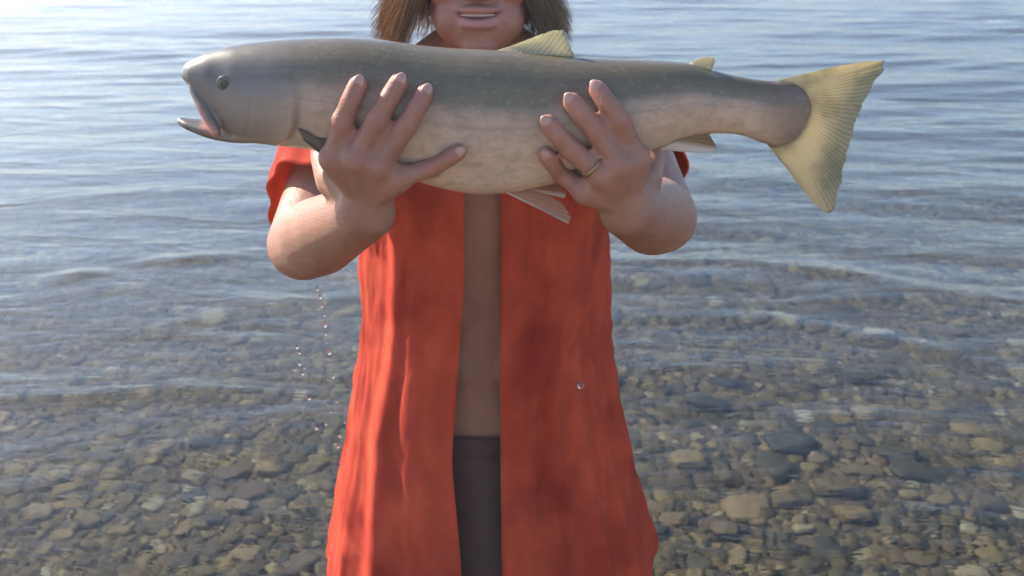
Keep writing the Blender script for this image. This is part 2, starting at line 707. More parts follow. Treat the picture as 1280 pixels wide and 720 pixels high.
iv2, if2 = ico(2)
iv3, if3 = ico(3)
shapes_lo = [stone_shape(iv2, 31 + k, 0.28) for k in range(14)]
shapes_hi = []
for k in range(10):
    me = from_np('stone', stone_shape(iv3, 3 + k, 0.30), if3)
    me.materials.append(M_stone)
    me.polygons.foreach_set('use_smooth', [True] * len(me.polygons))
    shapes_hi.append(me)


def add_stone(x, y, rx, ry, rz, rot, shade, k, sink=0.35):
    o = bpy.data.objects.new('stone', shapes_hi[k % len(shapes_hi)])
    col.objects.link(o)
    o.location = (x, y, float(bed_z(x, y)) + rz * (1 - 2 * sink) + 0.004)
    o.rotation_euler = (random.uniform(-.2, .2), random.uniform(-.2, .2), rot)
    o.scale = (rx, ry, rz)
    o['shade'] = float(shade)
    o.parent = lakebed
    return o


def bed_at(px, py):
    """point of the lakebed on the sight line of a photo pixel"""
    u, v = (px - 640) / 1280.0, (360 - py) / 1280.0
    c, s = math.cos(TILT), math.sin(TILT)
    d = Vector((u, c + v * s, -s + v * c))
    t = 1.0
    for _ in range(40):
        p = CAM + d * t
        t += (p.z - float(bed_z(p.x, p.y))) / -d.z * 0.9
    return CAM + d * t


# stones that can be recognised one by one in the photograph: px, py, width px, flatness, shade
known = [(1090, 482, 52, .35, .97), (1262, 497, 34, .5, .95), (1256, 456, 46, .2, .93), (1000, 581, 30, .35, 1.0), (1074, 580, 46, .6, .86),
         (1165, 577, 44, .7, .72), (1236, 540, 30, .5, .96), (1268, 534, 34, .4, .90), (1110, 625, 76, .35, .20), (985, 612, 90, .4, .05),
         (1140, 648, 100, .25, .10), (1098, 668, 30, .8, .80), (1128, 678, 34, .7, .78), (1170, 688, 48, .5, .66), (1270, 706, 40, .7, .97),
         (1200, 718, 32, .6, .95), (1190, 640, 60, .5, .30), (1060, 530, 70, .35, .22), (930, 690, 90, .35, .82), (860, 630, 70, .4, .78),
         (880, 560, 80, .4, .05), (1020, 540, 40, .4, .62), (1200, 600, 60, .4, .84), (1225, 617, 60, .3, .70), (1210, 405, 44, .4, .84),
         (980, 680, 60, .4, .36), (1040, 665, 80, .4, .33), (905, 650, 50, .5, .30), (840, 700, 56, .4, .60), (1015, 470, 40, .4, .58),
         (820, 470, 36, .4, .66), (800, 500, 30, .5, .82), (1180, 480, 40, .4, .45), (1110, 430, 40, .4, .62), (1250, 650, 46, .6, .52),
         (1015, 630, 40, .5, .84), (1060, 700, 60, .5, .70), (900, 715, 50, .5, .60), (1000, 715, 44, .5, .92), (1230, 690, 60, .4, .55),
         (300, 690, 46, .5, .80), (340, 640, 50, .4, .84), (250, 650, 40, .5, .90), (200, 690, 40, .5, .95), (380, 690, 40, .5, .70),
         (150, 650, 40, .4, .70), (60, 700, 46, .5, .85), (320, 560, 40, .4, .82), (240, 540, 30, .4, .95), (170, 600, 40, .5, .60)]
placed = []
for k, (px, py, w, fl, sh) in enumerate(known):
    p = bed_at(px, py)
    r = w / 1280.0 * (p - CAM).length * 0.35
    add_stone(p.x, p.y, r, r * random.uniform(.7, .95), r * fl, random.uniform(-.3, .3), sh, k, 0.25)
    placed.append((p.x, p.y, r))


def in_view(x, y, m=1.05):
    return abs(x) < (0.5 * m) * (y * 1.06 + 0.35)


cand = []
for _ in range(4200):
    y = 1.9 + (random.random() ** 1.25) * 5.2
    x = random.uniform(-1, 1) * (0.62 * y + 0.4)
    r = min(0.085, max(0.016, random.lognormvariate(math.log(0.0185), 0.45)))
    cand.append((x, y, r))
cand.sort(key=lambda c: -c[2] / (c[1] + 0.6) - (1 if in_view(c[0], c[1]) and abs(c[0] + .05 * c[1] * 0) > 0.1 * c[1] else 0))
n_single = 0
rest = []
for (x, y, r) in cand:
    if any((x - a) ** 2 + (y - b_) ** 2 < (0.78 * (r + rr)) ** 2 for a, b_, rr in placed):
        continue
    placed.append((x, y, r))
    sh = min(0.95, max(0.0, random.betavariate(1.7, 2.0)))
    hidden = -0.17 * y < x < 0.13 * y
    if n_single < 250 and in_view(x, y) and not hidden:
        add_stone(x, y, r * random.uniform(1, 1.35), r * random.uniform(.75, 1), r * random.uniform(.26, .5), random.uniform(0, 6.28), sh,
                  random.randrange(10))
        n_single += 1
    else:
        rest.append((x, y, r, sh))

# the rest of the pebbles: real geometry, one mass
extra = 15500
ey = 1.7 + (rng.random(extra) ** 1.5) * 7.0
ex = rng.uniform(-1, 1, extra) * (0.62 * ey + 0.5)
er = np.clip(np.exp(rng.normal(math.log(0.0120), 0.45, extra)), 0.006, 0.040) * (1 + 0.07 * np.clip(ey - 2, 0, 8))
es = np.clip(rng.beta(1.6, 1.9, extra), 0, 1)
pv, pf, ps = [], [], []
allp = [(x, y, r, s) for x, y, r, s in rest] + list(zip(ex, ey, er, es))
n2 = len(iv2)
for i, (x, y, r, s) in enumerate(allp):
    sh = shapes_lo[i % 14]
    a = random.uniform(0, 6.28)
    ca, sa = math.cos(a), math.sin(a)
    q = sh * np.array([r * random.uniform(.95, 1.4), r * random.uniform(.7, 1.0), r * random.uniform(.30, .6)])
    w = np.stack([q[:, 0] * ca - q[:, 1] * sa + x, q[:, 0] * sa + q[:, 1] * ca + y, q[:, 2] + float(bed_z(x, y)) + r * random.uniform(0.0, .35)], -1)
    pv.append(w)
    pf.append(if2 + i * n2)
    ps.append(np.full(n2, s))
pv = np.concatenate(pv)
pf = np.concatenate(pf)
me = bpy.data.meshes.new('pebbles')
me.vertices.add(len(pv))
me.vertices.foreach_set('co', pv.astype(np.float32).ravel())
me.loops.add(len(pf) * 3)
me.loops.foreach_set('vertex_index', pf.astype(np.int32).ravel())
me.polygons.add(len(pf))
me.polygons.foreach_set('loop_start', np.arange(0, len(pf) * 3, 3, dtype=np.int32))
me.update(calc_edges=True)
float_attr(me, 'shade', np.concatenate(ps))
pebbles = link_mesh('pebbles', me, M_pebble, lakebed)
pebbles['kind'] = 'stuff'

# ------------------------------------------------------------------ water
steps = [-5.0]
while steps[-1] < 46:
    steps.append(steps[-1] + 0.02 + 0.0065 * max(steps[-1], 0) + (0.15 if steps[-1] < 1 else 0))
rows = np.array(steps)
NC = 250
X, Y = fan_grid(rows, NC, 0.72, 2.2)


def waves(X, Y):
    far = np.clip((Y - 4.6) / 3.0, 0, 1)
    right = np.clip((X / np.maximum(Y, 1) + 0.05) * 4, 0, 1) * np.clip((Y - 3.0) / 1.5, 0, 1)
    calm = np.clip(np.maximum(far, right), 0.0, 1) * 0.72 + 0.28
    patch = 0.55 + 0.45 * np.sin(X * 0.55 + Y * 0.21 + 1.0) * np.sin(Y * 0.63 - X * 0.2 + 0.4)
    h = np.zeros_like(X)
    r = np.random.default_rng(3)
    for wl, am in ((1.9, .013), (1.25, .010), (0.85, .0085), (0.62, .0070), (0.48, .0050), (0.36, .0034), (0.27, .0022)):
        for k in range(3):
            a = r.normal(0.08, 0.22)
            ph = r.uniform(0, 6.28)
            kx, ky = math.sin(a) * 2 * math.pi / wl, math.cos(a) * 2 * math.pi / wl
            bend = 0.5 * np.sin(X * 0.9 / wl ** .5 + r.uniform(0, 6.28)) + 0.4 * np.sin(X * 0.33 + Y * 0.12 + r.uniform(0, 6.28))
            s = np.sin(kx * X + ky * Y + ph + bend)
            h += am / 3 ** .5 * s * (0.6 + 0.4 * np.sin(X * .7 + r.uniform(0, 6.28) + Y * .4))
    h *= (0.68 + 0.52 * np.clip((Y - 6) / 4, 0, 1)) * calm * (0.45 + 0.75 * patch) * np.clip(1.2 - Y / 60, 0.2, 1)
    # slow ring ripples spreading from the wading person
    for rad, am, wd in ((2.95, .015, .055), (2.35, .006, .050)):
        rr = np.hypot(X + 0.1, (Y - 1.25)) + 0.10 * np.sin(X * 2.2 + 0.7) + 0.05 * np.sin(X * 5.1)
        g = np.clip(0.35 + np.sin(X * 1.3 + 0.6), 0, 1)
        h += am * np.exp(-((rr - rad) / wd) ** 2) * g
    for cx, cy, ln, am in ((-1.33, 4.05, .20, .021), (-1.73, 3.85, .10, .018)):
        h += am * np.exp(-((X - cx) / ln) ** 2 - ((Y - cy - 0.25 * (X - cx)) / .065) ** 2)
    return h


Z = waves(X, Y)
edge = np.clip((46 - Y) / 12, 0, 1)
Z = Z * edge
wv = np.stack([X, Y, Z], -1).reshape(-1, 3)
wf = [tuple(f) for f in grid_faces(len(rows), NC)]
nr = len(rows)
far_rows = []
base_i = len(wv)
wv = list(map(tuple, wv))
# the sheet goes on as calm water to the horizon, then is closed below the bed so that it holds a body of water
last = [(nr - 1) * NC + j for j in range(NC)]
for fy in (120.0, 400.0, 1400.0, 4000.0):
    cur = []
    for j in range(NC):
        u = -1 + 2 * j / (NC - 1)
        wv.append((u * (1.3 * fy + 10), fy, 0.0))
        cur.append(len(wv) - 1)
    for j in range(NC - 1):
        wf.append((last[j], last[j + 1], cur[j + 1], cur[j]))
    last = cur
ring = [j for j in range(NC)]
right_e = [i * NC + NC - 1 for i in range(1, nr)] + [base_i + k * NC + NC - 1 for k in range(4)]
left_e = [i * NC for i in range(1, nr)] + [base_i + k * NC for k in range(4)]
loop = ring + right_e + last[::-1][1:] + left_e[::-1][1:]
low = []
for i in loop:
    x, y, z = wv[i]
    wv.append((x, y, -14.0))
    low.append(len(wv) - 1)
for a in range(len(loop)):
    b_ = (a + 1) % len(loop)
    wf.append((loop[b_], loop[a], low[a], low[b_]))
wf.append(tuple(low[::-1]))
lake = link_mesh('lake_water', from_np('lake_water', wv, wf), M_water)
bmw = bmesh.new()
bmw.from_mesh(lake.data)
bmesh.ops.recalc_face_normals(bmw, faces=list(bmw.faces))
bmw.to_mesh(lake.data)
bmw.free()
lake['kind'] = 'structure'
lake['label'] = 'rippled blue lake water turning clear over the stones'

# ------------------------------------------------------------------ the fish
FY = 0.86
TOP = [(228, 90), (232, 83), (240, 76), (252, 70), (265, 65), (300, 56), (350, 50), (400, 47.5), (440, 47), (480, 50), (520, 56), (560, 60),
       (620, 63), (700, 70), (760, 73), (850, 78), (885, 87), (930, 97), (960, 101), (985, 103), (1000, 110), (1010, 122), (1013, 135)]
BOT = [(228, 96), (240, 111), (252, 126), (262, 140), (270, 152), (280, 166), (292, 174), (340, 180), (385, 185), (430, 196), (480, 212),
       (520, 224), (560, 235), (600, 240), (650, 237), (700, 225), (760, 205), (820, 184), (860, 170), (900, 166), (930, 169), (955, 178),
       (975, 182), (992, 178), (1003, 168), (1010, 152), (1013, 143)]
WID = [(228, .006), (240, .013), (265, .021), (300, .029), (350, .036), (400, .040), (480, .044), (600, .046), (700, .043), (800, .034),
       (880, .024), (940, .0155), (980, .0105), (1005, .005), (1013, .003)]


def fish_sec(px):
    t, b_ = smooth_interp(px, TOP), smooth_interp(px, BOT)
    pt, pb = at(px, t, FY), at(px, b_, FY)
    return pt.z, pb.z, (pt.x + pb.x) / 2, interp(px, WID)


fb = Blob()
rings = []
for px in list(np.linspace(228.5, 300, 30)) + list(np.linspace(304, 940, 110)) + list(np.linspace(944, 1013, 26)):
    zt, zb, x, w = fish_sec(px)
    zc, h = (zt + zb) / 2, (zt - zb) / 2
    ring = []
    for k in range(40):
        a = 2 * math.pi * k / 40
        ca, sa = math.cos(a), math.sin(a)
        yy = w * math.copysign(abs(ca) ** 0.88, ca) * (1 - 0.10 * sa)
        ring.append((x, FY + yy, zc + h * math.copysign(abs(sa) ** 0.94, sa)))
    rings.append(ring)
fb.loft(rings)
JT = [(222, 146), (240, 148), (258, 150), (270, 152), (285, 156), (330, 160)]
JB = [(222, 155), (228, 159), (245, 166), (268, 173), (300, 177), (330, 177)]
JW = [(222, .004), (232, .010), (260, .018), (300, .022), (330, .020)]
rings = []
for px in np.linspace(222, 330, 28):
    pt, pb = at(px, smooth_interp(px, JT), FY), at(px, smooth_interp(px, JB), FY)
    zc, h, w = (pt.z + pb.z) / 2, (pt.z - pb.z) / 2, interp(px, JW)
    rings.append([(pt.x, FY + w * math.cos(a), zc + h * math.sin(a)) for a in np.linspace(0, 2 * math.pi, 28, endpoint=False)])
fb.loft(rings)
fb.chain([(at(229.5, 90.5, FY), .0028), (at(238, 86, FY), .006), (at(252, 84, FY), .009)])
# maxilla bars that run down both sides of the gape
for s in (-1, 1):
    fb.chain([(at(246, 108, FY) + Vector((0, s * .012, 0)), .0035), (at(262, 130, FY) + Vector((0, s * .021, 0)), .0045),
              (at(281, 157, FY) + Vector((0, s * .027, 0)), .0045)])
fish_me = fb.fuse('trout_body', 0.0017, 5)

# shape the gill cover, and store what the skin material needs
co = verts_np(fish_me).copy()
nm = normals_np(fish_me)
grid_px = np.linspace(222, 1013, 400)
secs = np.array([fish_sec(p)[:3] for p in grid_px])
gx, gt, gb = secs[:, 2], secs[:, 0], secs[:, 1]
order = np.argsort(gx)
vt, vb = np.interp(co[:, 0], gx[order], gt[order]), np.interp(co[:, 0], gx[order], gb[order])
vpx = np.interp(co[:, 0], gx[order], grid_px[order])
dv = np.clip((vt - co[:, 2]) / np.maximum(vt - vb, 1e-4), 0, 1)
gc = [(40, 362), (70, 370), (95, 378), (120, 382), (145, 380), (162, 372), (178, 352), (190, 330)]
g_z = np.array([at(p[1], p[0], FY).z for p in gc])
g_x = np.array([at(p[1], p[0], FY).x for p in gc])
xg = np.interp(co[:, 2], g_z[::-1], g_x[::-1])
dx = xg - co[:, 0]
side = np.clip(np.abs(nm[:, 1]) * 1.6 - 0.3, 0, 1)
step = np.where(dx > 0, np.exp(-dx / 0.035), 0) * 0.0022 * np.clip(dx / 0.0022, 0, 1) - np.exp(-((dx + .0035) / .0035) ** 2) * 0.0016
co += nm * (step * side * np.clip((dv - .22) * 4, 0, 1))[:, None]
# preopercle crease
xg2 = xg - 0.038
co -= nm * (np.exp(-((co[:, 0] - xg2) / .0022) ** 2) * 0.0006 * side * np.clip((dv - .35) * 4, 0, 1))[:, None]
fish_me.vertices.foreach_set('co', co.astype(np.float32).ravel())
fish_me.update()
jaw = (vpx < 285) & (co[:, 2] < at(250, 143, FY).z)
dv = np.where(jaw, 0.45, dv)
float_attr(fish_me, 'dv', dv)
float_attr(fish_me, 'head', 1 / (1 + np.exp(-(dx - 0.002) / 0.012)))
float_attr(fish_me, 'snout', np.clip((305 - vpx) / 60, 0, 1))
float_attr(fish_me, 'tail', np.clip((vpx - 935) / 55, 0, 1))
float_attr(fish_me, 'gill', np.exp(-((dx + .001) / .0022) ** 2) * side * np.clip((dv - .3) * 4, 0, 1) * np.clip((.95 - dv) * 8, 0, 1))
mz = np.array([tuple(at(a, b_, FY)) for a, b_ in ((254, 128), (266, 148), (276, 156), (250, 148), (238, 147))])
pink = np.zeros(len(co))
for a, b_ in ((0, 1), (1, 2), (2, 3), (3, 4)):
    p, q = mz[a][[0, 2]], mz[b_][[0, 2]]
    t = np.clip(((co[:, [0, 2]] - p) @ (q - p)) / ((q - p) @ (q - p)), 0, 1)
    d = np.linalg.norm(co[:, [0, 2]] - (p + t[:, None] * (q - p)), axis=1)
    pink = np.maximum(pink, np.exp(-(d / .0045) ** 2))
float_attr(fish_me, 'pink', pink * np.clip((co[:, 0] - mz[3][0]) / .010, 0, 1) * 0.85)
trout = thing('trout', 'large olive brown trout held sideways in both hands, mouth open', 'fish', tuple(at(600, 245, FY)))
INV = Matrix.Translation(-trout.location)


def under(o, parent, inv):
    o.parent = parent
    o.matrix_parent_inverse = inv
    return o


trout_body = under(link_mesh('trout_body', fish_me, M_fish), trout, INV)


def fish_front(px, py):
    """Y of the camera-facing flank of the fish behind a photo pixel"""
    zt, zb, x, w = fish_sec(px)
    z = at(px, py, FY).z
    sa = max(-1, min(1, (z - (zt + zb) / 2) / ((zt - zb) / 2)))
    return FY - w * (1 - sa * sa) ** 0.44 * (1 - 0.10 * sa)


def fin(name, base, tip, material, thick=0.0016, Y0=FY, Y1=FY, nu=40, nv=18, curve=0.0, ripple=0.0012, rays=14, label=None, fray=0.0):
    """a fin: base edge and outer edge as pixel polylines on the plane of the fish, with thickness and raised rays"""
    def samp(pl, t):
        d = [0]
        for a, b_ in zip(pl[:-1], pl[1:]):
            d.append(d[-1] + math.hypot(b_[0] - a[0], b_[1] - a[1]))
        s = t * d[-1]
        return np.interp(s, d, [p[0] for p in pl]), np.interp(s, d, [p[1] for p in pl])
    vs_, fs, uvs = [], [], []
    for side_ in (-1, 1):
        for i in range(nu):
            u = i / (nu - 1)
            b0, t0 = samp(base, u), samp(tip, u)
            for j in range(nv):
                v = j / (nv - 1)
                ve = v * (1 - fray * (0.5 + 0.5 * noise.noise(Vector((u * 31, 4.4, 0))) + 0.35 * noise.noise(Vector((u * 90, 9.4, 0)))))
                px, py = lerp(b0[0], t0[0], ve), lerp(b0[1], t0[1], ve)
                y = lerp(Y0, Y1, v) + curve * math.sin(v * math.pi) + 0.35 * curve * math.sin(u * 5) * v
                rim = min(1, 6 * min(u, 1 - u) + .15) * min(1, (1 - v) * 5 + .12)
                th = thick * (1 - 0.55 * v) * rim + ripple * (0.5 + 0.5 * math.cos(u * rays * 2 * math.pi)) * 0.5 * rim
                p = at(px, py, y)
                vs_.append((p.x, p.y + side_ * th, p.z))
                uvs.append((u, v))
    n = nu * nv
    for i in range(nu - 1):
        for j in range(nv - 1):
            a = i * nv + j
            fs.append((a, a + 1, a + nv + 1, a + nv))
            fs.append((n + a, n + a + nv, n + a + nv + 1, n + a + 1))
    bd = [i * nv for i in range(nu)] + [(nu - 1) * nv + j for j in range(1, nv)] + [i * nv + nv - 1 for i in range(nu - 2, -1, -1)] + [j for j in range(nv - 2, 0, -1)]
    for a in range(len(bd)):
        b_ = (a + 1) % len(bd)
        fs.append((bd[a], bd[b_], n + bd[b_], n + bd[a]))
    me = from_np(name, vs_, fs)
    ul = me.uv_layers.new(name='UVMap')
    for lp in me.loops:
        ul.data[lp.index].uv = uvs[lp.vertex_index]
    o = link_mesh(name, me, material)
    bm_ = bmesh.new()
    bm_.from_mesh(me)
    bmesh.ops.recalc_face_normals(bm_, faces=list(bm_.faces))
    bm_.to_mesh(me)
    bm_.free()
    under(o, trout, INV)
    if label:
        o['label'] = label
    return o


fin('tail_fin', [(972, 100), (1000, 112), (1009, 135), (1000, 165), (958, 179)],
    [(1050, 82), (1085, 76), (1111, 74), (1108, 84), (1094, 106), (1080, 130), (1070, 156), (1062, 185), (1056, 215), (1050, 245), (1043, 266),
     (1034, 269), (1018, 256), (1000, 234), (984, 212)], M_tail, 0.0016, FY, FY - 0.004, 110, 30, 0.006, 0.0002, 17,
    'broad yellowish tail fin with fine rays', 0.07)
fin('dorsal_fin', [(610, 66), (640, 68), (680, 72), (716, 76)], [(640, 57), (672, 44), (692, 37), (704, 36), (710, 50), (719, 71)], M_dorsal, 0.0018,
    FY, FY + 0.004, 44, 14, 0.003, 0.0010, 11, 'pale olive dorsal fin lit from behind', 0.08)
fin('adipose_fin', [(856, 84), (872, 88), (888, 94)], [(866, 76), (880, 71), (893, 72), (894, 78), (889, 88)], M_dorsal, 0.003, FY, FY, 20, 10, 0.001, 0, 1)
fin('anal_fin', [(822, 187), (834, 180), (850, 172), (874, 163)], [(884, 192), (893, 191), (896, 185), (893, 178), (889, 172), (886, 166)], M_anal, 0.0022,
    FY - 0.004, FY - 0.012, 30, 14, 0.002, 0.0008, 8, 'anal fin with a white leading edge')
fin('pelvic_fin', [(626, 238), (640, 238), (656, 236)], [(700, 274), (710, 280), (714, 273), (709, 263), (702, 254), (690, 246)], M_lowfin, 0.0013,
    FY - 0.018, FY - 0.034, 34, 14, 0.003, 0.0008, 8, 'near pelvic fin with a white leading edge')
fin('pelvic_fin', [(650, 235), (662, 233), (676, 228)], [(706, 248), (708, 241), (701, 232), (690, 227)], M_lowfin, 0.0013,
    FY + 0.006, FY - 0.008, 30, 14, 0.002, 0.0008, 8)
fin('pectoral_fin', [(372, 160), (384, 164), (394, 172)], [(380, 176), (404, 196), (428, 208), (440, 204), (430, 188), (410, 172)], M_pec, 0.002,
    FY - 0.037, FY - 0.040, 26, 12, 0.003, 0.0008, 8)
for s in (-1, 1):
    c = at(291, 98, FY)
    w = interp(291, WID)
    eye = Blob()
    eye.ellipsoid((c.x, FY + s * (w * 0.955), c.z), (.0068, .0019, .0064))
    me = eye.fuse('eye', 0.0008, 2)
    eo = under(link_mesh('eye', me, M_iris), trout_body, Matrix.Identity(4))
    pu = Blob()
    pu.ellipsoid((c.x, FY + s * (w * 0.955 + .0016), c.z), (.0036, .0008, .0035))
    under(link_mesh('pupil', pu.fuse('pupil', 0.0006, 2), M_fpupil), trout_body, Matrix.Identity(4))

# ------------------------------------------------------------------ the person
BY = 1.25                      # depth of the body axis
person = thing('person', 'person in an open red orange shirt and dark shorts holding the fish', 'person', (-0.035, BY, -0.2))
PINV = Matrix.Translation(-Vector(person.location))
pb = Blob()


def ell_ring(cx, cy, z, a, b_, n=36, p=0.9, flat=0.0):
    out = []
    for k in range(n):
        t = 2 * math.pi * k / n
        c, s = math.cos(t), math.sin(t)
        out.append((cx + a * math.copysign(abs(c) ** p, c), cy + b_ * math.copysign(abs(s) ** p, s), z))
    return out


CX = -0.034
zs = lambda py: at(640, py, BY).z
# torso, waist, pelvis
prof = [(92, .062, .052), (112, .122, .064), (135, .146, .078), (170, .142, .088), (230, .134, .094), (300, .126, .092), (380, .116, .086), (460, .110, .082),
        (540, .114, .084), (620, .128, .090), (720, .136, .096), (800, .120, .090)]
pb.loft([ell_ring(CX, BY, zs(py), a, b_) for py, a, b_ in prof])
# pectorals
for s in (-1, 1):
    pb.ellipsoid((CX + s * .058, BY - .066, zs(205)), (.055, .032, .045))
for k, py in enumerate((300, 365, 430)):
    for s in (-1, 1):
        pb.ellipsoid((CX + s * .030, BY - .066, zs(py)), (.027, .024, .034))
# neck and head; local origin is the front of the lips
mouth = at(597, 21, 1.145)
H = lambda x, y, z: Vector((mouth.x + x, mouth.y + y, mouth.z + z))
pb.chain([(H(0, .10, .03), .052), (H(0.002, .112, -.07), .050), (Vector((CX, BY + .004, zs(96))), .056)])
for s in (-1, 1):
    pb.chain([(H(s * .03, .11, -.05), .035), (Vector((CX + s * .10, BY + .008, zs(112))), .034)])
pb.ellipsoid(H(0, .098, .088), (.073, .094, .096))
pb.ellipsoid(H(0, .062, .072), (.064, .062, .078))
pb.ellipsoid(H(0, .060, .004), (.057, .056, .046))
pb.ellipsoid(H(0, .040, -.010), (.045, .040, .036))
pb.ellipsoid(H(0, .018, -.031), (.022, .017, .015))
for s in (-1, 1):
    pb.ellipsoid(H(s * .034, .030, .034), (.027, .026, .026))
    pb.ellipsoid(H(s * .030, .038, -.004), (.022, .032, .026))
    pb.ellipsoid(H(s * .074, .098, .055), (.008, .017, .031))
    pb.ellipsoid(H(s * .030, .016, .094), (.024, .012, .008))
    pb.ellipsoid(H(s * .011, -.004, .024), (.008, .009, .007))
pb.chain([(H(0, .012, .085), .009), (H(0, -.002, .050), .010), (H(0, -.012, .030), .011)])
pb.ellipsoid(H(0, .0155, .004), (.034, .016, .020))
pb.ellipsoid(H(0, -.001, .0078), (.025, .0065, .0046))
pb.ellipsoid(H(0, .001, -.0088), (.021, .0075, .0056))

# arms, forearms, hands
hands = []


def arm(sh, el, wr, palm, mcps, pips, tips, thumb, s):
    S, E, W = at(*sh), at(*el), at(*wr)
    pb.chain([(S, .050), (S.lerp(E, .35), .045), (S.lerp(E, .8), .039), (E, .0375)])
    pb.ellipsoid(E + Vector((s * .006, .010, -.018)), (.022, .026, .020))
    pb.chain([(E, .0375), (E.lerp(W, .28), .0395), (E.lerp(W, .7), .031), (W, .0255)])
    ax = (W - E).normalized()
    P = at(*palm)
    mw = [at(*m) for m in mcps]
    pb.capsule(W, P, .025, .021)
    for m, r in zip(mw, (.0135, .0138, .0130, .0122)):
        pb.capsule(W.lerp(P, .6), m, .017, r)
        pb.capsule(P, m, .017, r)
    fingers = []
    rad = ((.0100, .0093, .0078), (.0102, .0095, .0080), (.0099, .0091, .0077), (.0090, .0081, .0070))
    for k in range(4):
        m, pi_, ti = mw[k], pips[k], tips[k]
        r0, r1, r2 = rad[k]
        pip = at(pi_[0], pi_[1], fish_front(*pi_) - r1 * 1.05)
        tip = at(ti[0], ti[1], fish_front(*ti) - r2 * 0.95)
        dip = pip.lerp(tip, .56)
        dip = Vector((dip.x, dip.y - .0030, dip.z))
        pb.chain([(m, r0), (m.lerp(pip, .5), r0 * .93), (pip, r1), (pip.lerp(dip, .5), r1 * .90), (dip, r2 * 1.06), (tip, r2)])
        # knuckle caps, joint swellings and the tendon that runs back to the wrist
        pb.ellipsoid(m + Vector((0, -.0052, .001)), (.0085, .0074, .0082))
        pb.ellipsoid(pip + Vector((0, -.0016, 0)), (r1 * 1.06, r1 * .98, r1 * 1.06))
        pb.chain([(m + Vector((0, -.0060, 0)), .0048), (m.lerp(W, .5) + Vector((0, -.0105, 0)), .0042), (m.lerp(W, .85) + Vector((0, -.010, 0)), .004)])
        fingers.append((m, pip, dip, tip, r2))
    th = [at(*t) for t in thumb]
    pb.chain([(P.lerp(W, .55), .020), (th[0], .0165), (th[1], .0125), (th[2], .0098)])
    hands.append(fingers)
    return S, E, W


S1, E1, W1 = arm((440, 137, BY), (379, 306, 1.02), (458, 264, .845), (462, 226, .838),
                 [(418, 198, .815), (446, 199, .808), (473, 206, .808), (499, 222, .813)],
                 [(428, 152), (471, 150), (509, 156), (541, 209)],
                 [(447, 106), (498, 104), (531, 117), (573, 190)],
                 [(418, 226, .872), (405, 196, .905), (406, 158, .914)], -1)
S2, E2, W2 = arm((766, 137, BY), (826, 272, 1.02), (786, 262, .845), (772, 234, .838),
                 [(794, 198, .822), (774, 206, .812), (752, 219, .812), (731, 238, .818)],
                 [(774, 150), (746, 165), (715, 187), (702, 218)],
                 [(747, 112), (715, 127), (685, 154), (682, 193)],
                 [(804, 226, .872), (815, 198, .900), (812, 165, .900)], 1)
# legs, wading
for s in (-1, 1):
    hip = Vector((CX + s * .075, BY + .005, zs(760)))
    kz = 0.28
    fz = float(bed_z(CX, BY)) + 0.05
    knee = Vector((CX + s * .095, BY - .005, kz))
    ank = Vector((CX + s * .105, BY + .03, fz + .03))
    pb.chain([(hip, .082), (hip.lerp(knee, .5), .068), (knee, .050), (knee.lerp(ank, .3), .052), (knee.lerp(ank, .75), .036), (ank, .034)])
    pb.chain([(ank + Vector((0, .02, -.04)), .032), (ank + Vector((s * .01, -.09, -.05)), .030), (ank + Vector((s * .015, -.16, -.055)), .024)])
body_me = pb.fuse('body', 0.0026, 4)
co = verts_np(body_me)
rel = co - np.array(mouth)
front = rel[:, 1] < 0.022
lipm = np.exp(-(((rel[:, 0]) / .026) ** 4)) * np.exp(-((rel[:, 2] + .0005 - 3.0 * rel[:, 0] ** 2) / .0105) ** 4) * front
line = np.exp(-(((rel[:, 0]) / .026) ** 6)) * np.exp(-((rel[:, 2] + .0008 - 8.0 * rel[:, 0] ** 2) / .0030) ** 4) * front
flush = np.exp(-((np.abs(rel[:, 0]) - .040) / .02) ** 2 - ((rel[:, 2] - .02) / .025) ** 2) * (rel[:, 1] < .06) * .35
tipf = np.zeros(len(co))
for fs_ in hands:
    for m, pip, dip, tip, r in fs_:
        for q, wgt in ((tip, .4), (pip, .35), (dip, .25), (m, .25)):
            tipf = np.maximum(tipf, wgt * np.exp(-(np.linalg.norm(co - np.array(q), axis=1) / .012) ** 2))
for E in (E1, E2):
    tipf = np.maximum(tipf, .3 * np.exp(-(np.linalg.norm(co - np.array(E), axis=1) / .045) ** 2))
float_attr(body_me, 'lip', lipm)
float_attr(body_me, 'mouth_line', line)
float_attr(body_me, 'flush', np.maximum(flush, tipf))
body = under(link_mesh('body', body_me, M_skin), person, PINV)
e = Blob()
e.ellipsoid(H(0, .0035, .0020), (.0195, .0062, .0030))
teeth = under(link_mesh('teeth', e.fuse('teeth', .0006, 1), M_teeth), body, Matrix.Identity(4))
for s in (-1, 1):
    e = Blob()
    e.ellipsoid(H(s * .031, .022, .080), (.0125, .0115, .0105))
    under(link_mesh('eye', e.fuse('eye', .0012, 1), M_white), body, Matrix.Identity(4))
    e = Blob()
    e.ellipsoid(H(s * .031, .0125, .080), (.0052, .0025, .0052))
    under(link_mesh('iris', e.fuse('iris', .0006, 1), M_pupil), body, Matrix.Identity(4))
    hb = Blob()
    hb.chain([(H(s * .014, .005, .099), .0028), (H(s * .034, .010, .104), .0030), (H(s * .050, .026, .099), .0020)])
    under(link_mesh('eyebrow', hb.fuse('eyebrow', .0012, 1), M_hair), body, Matrix.Identity(4))
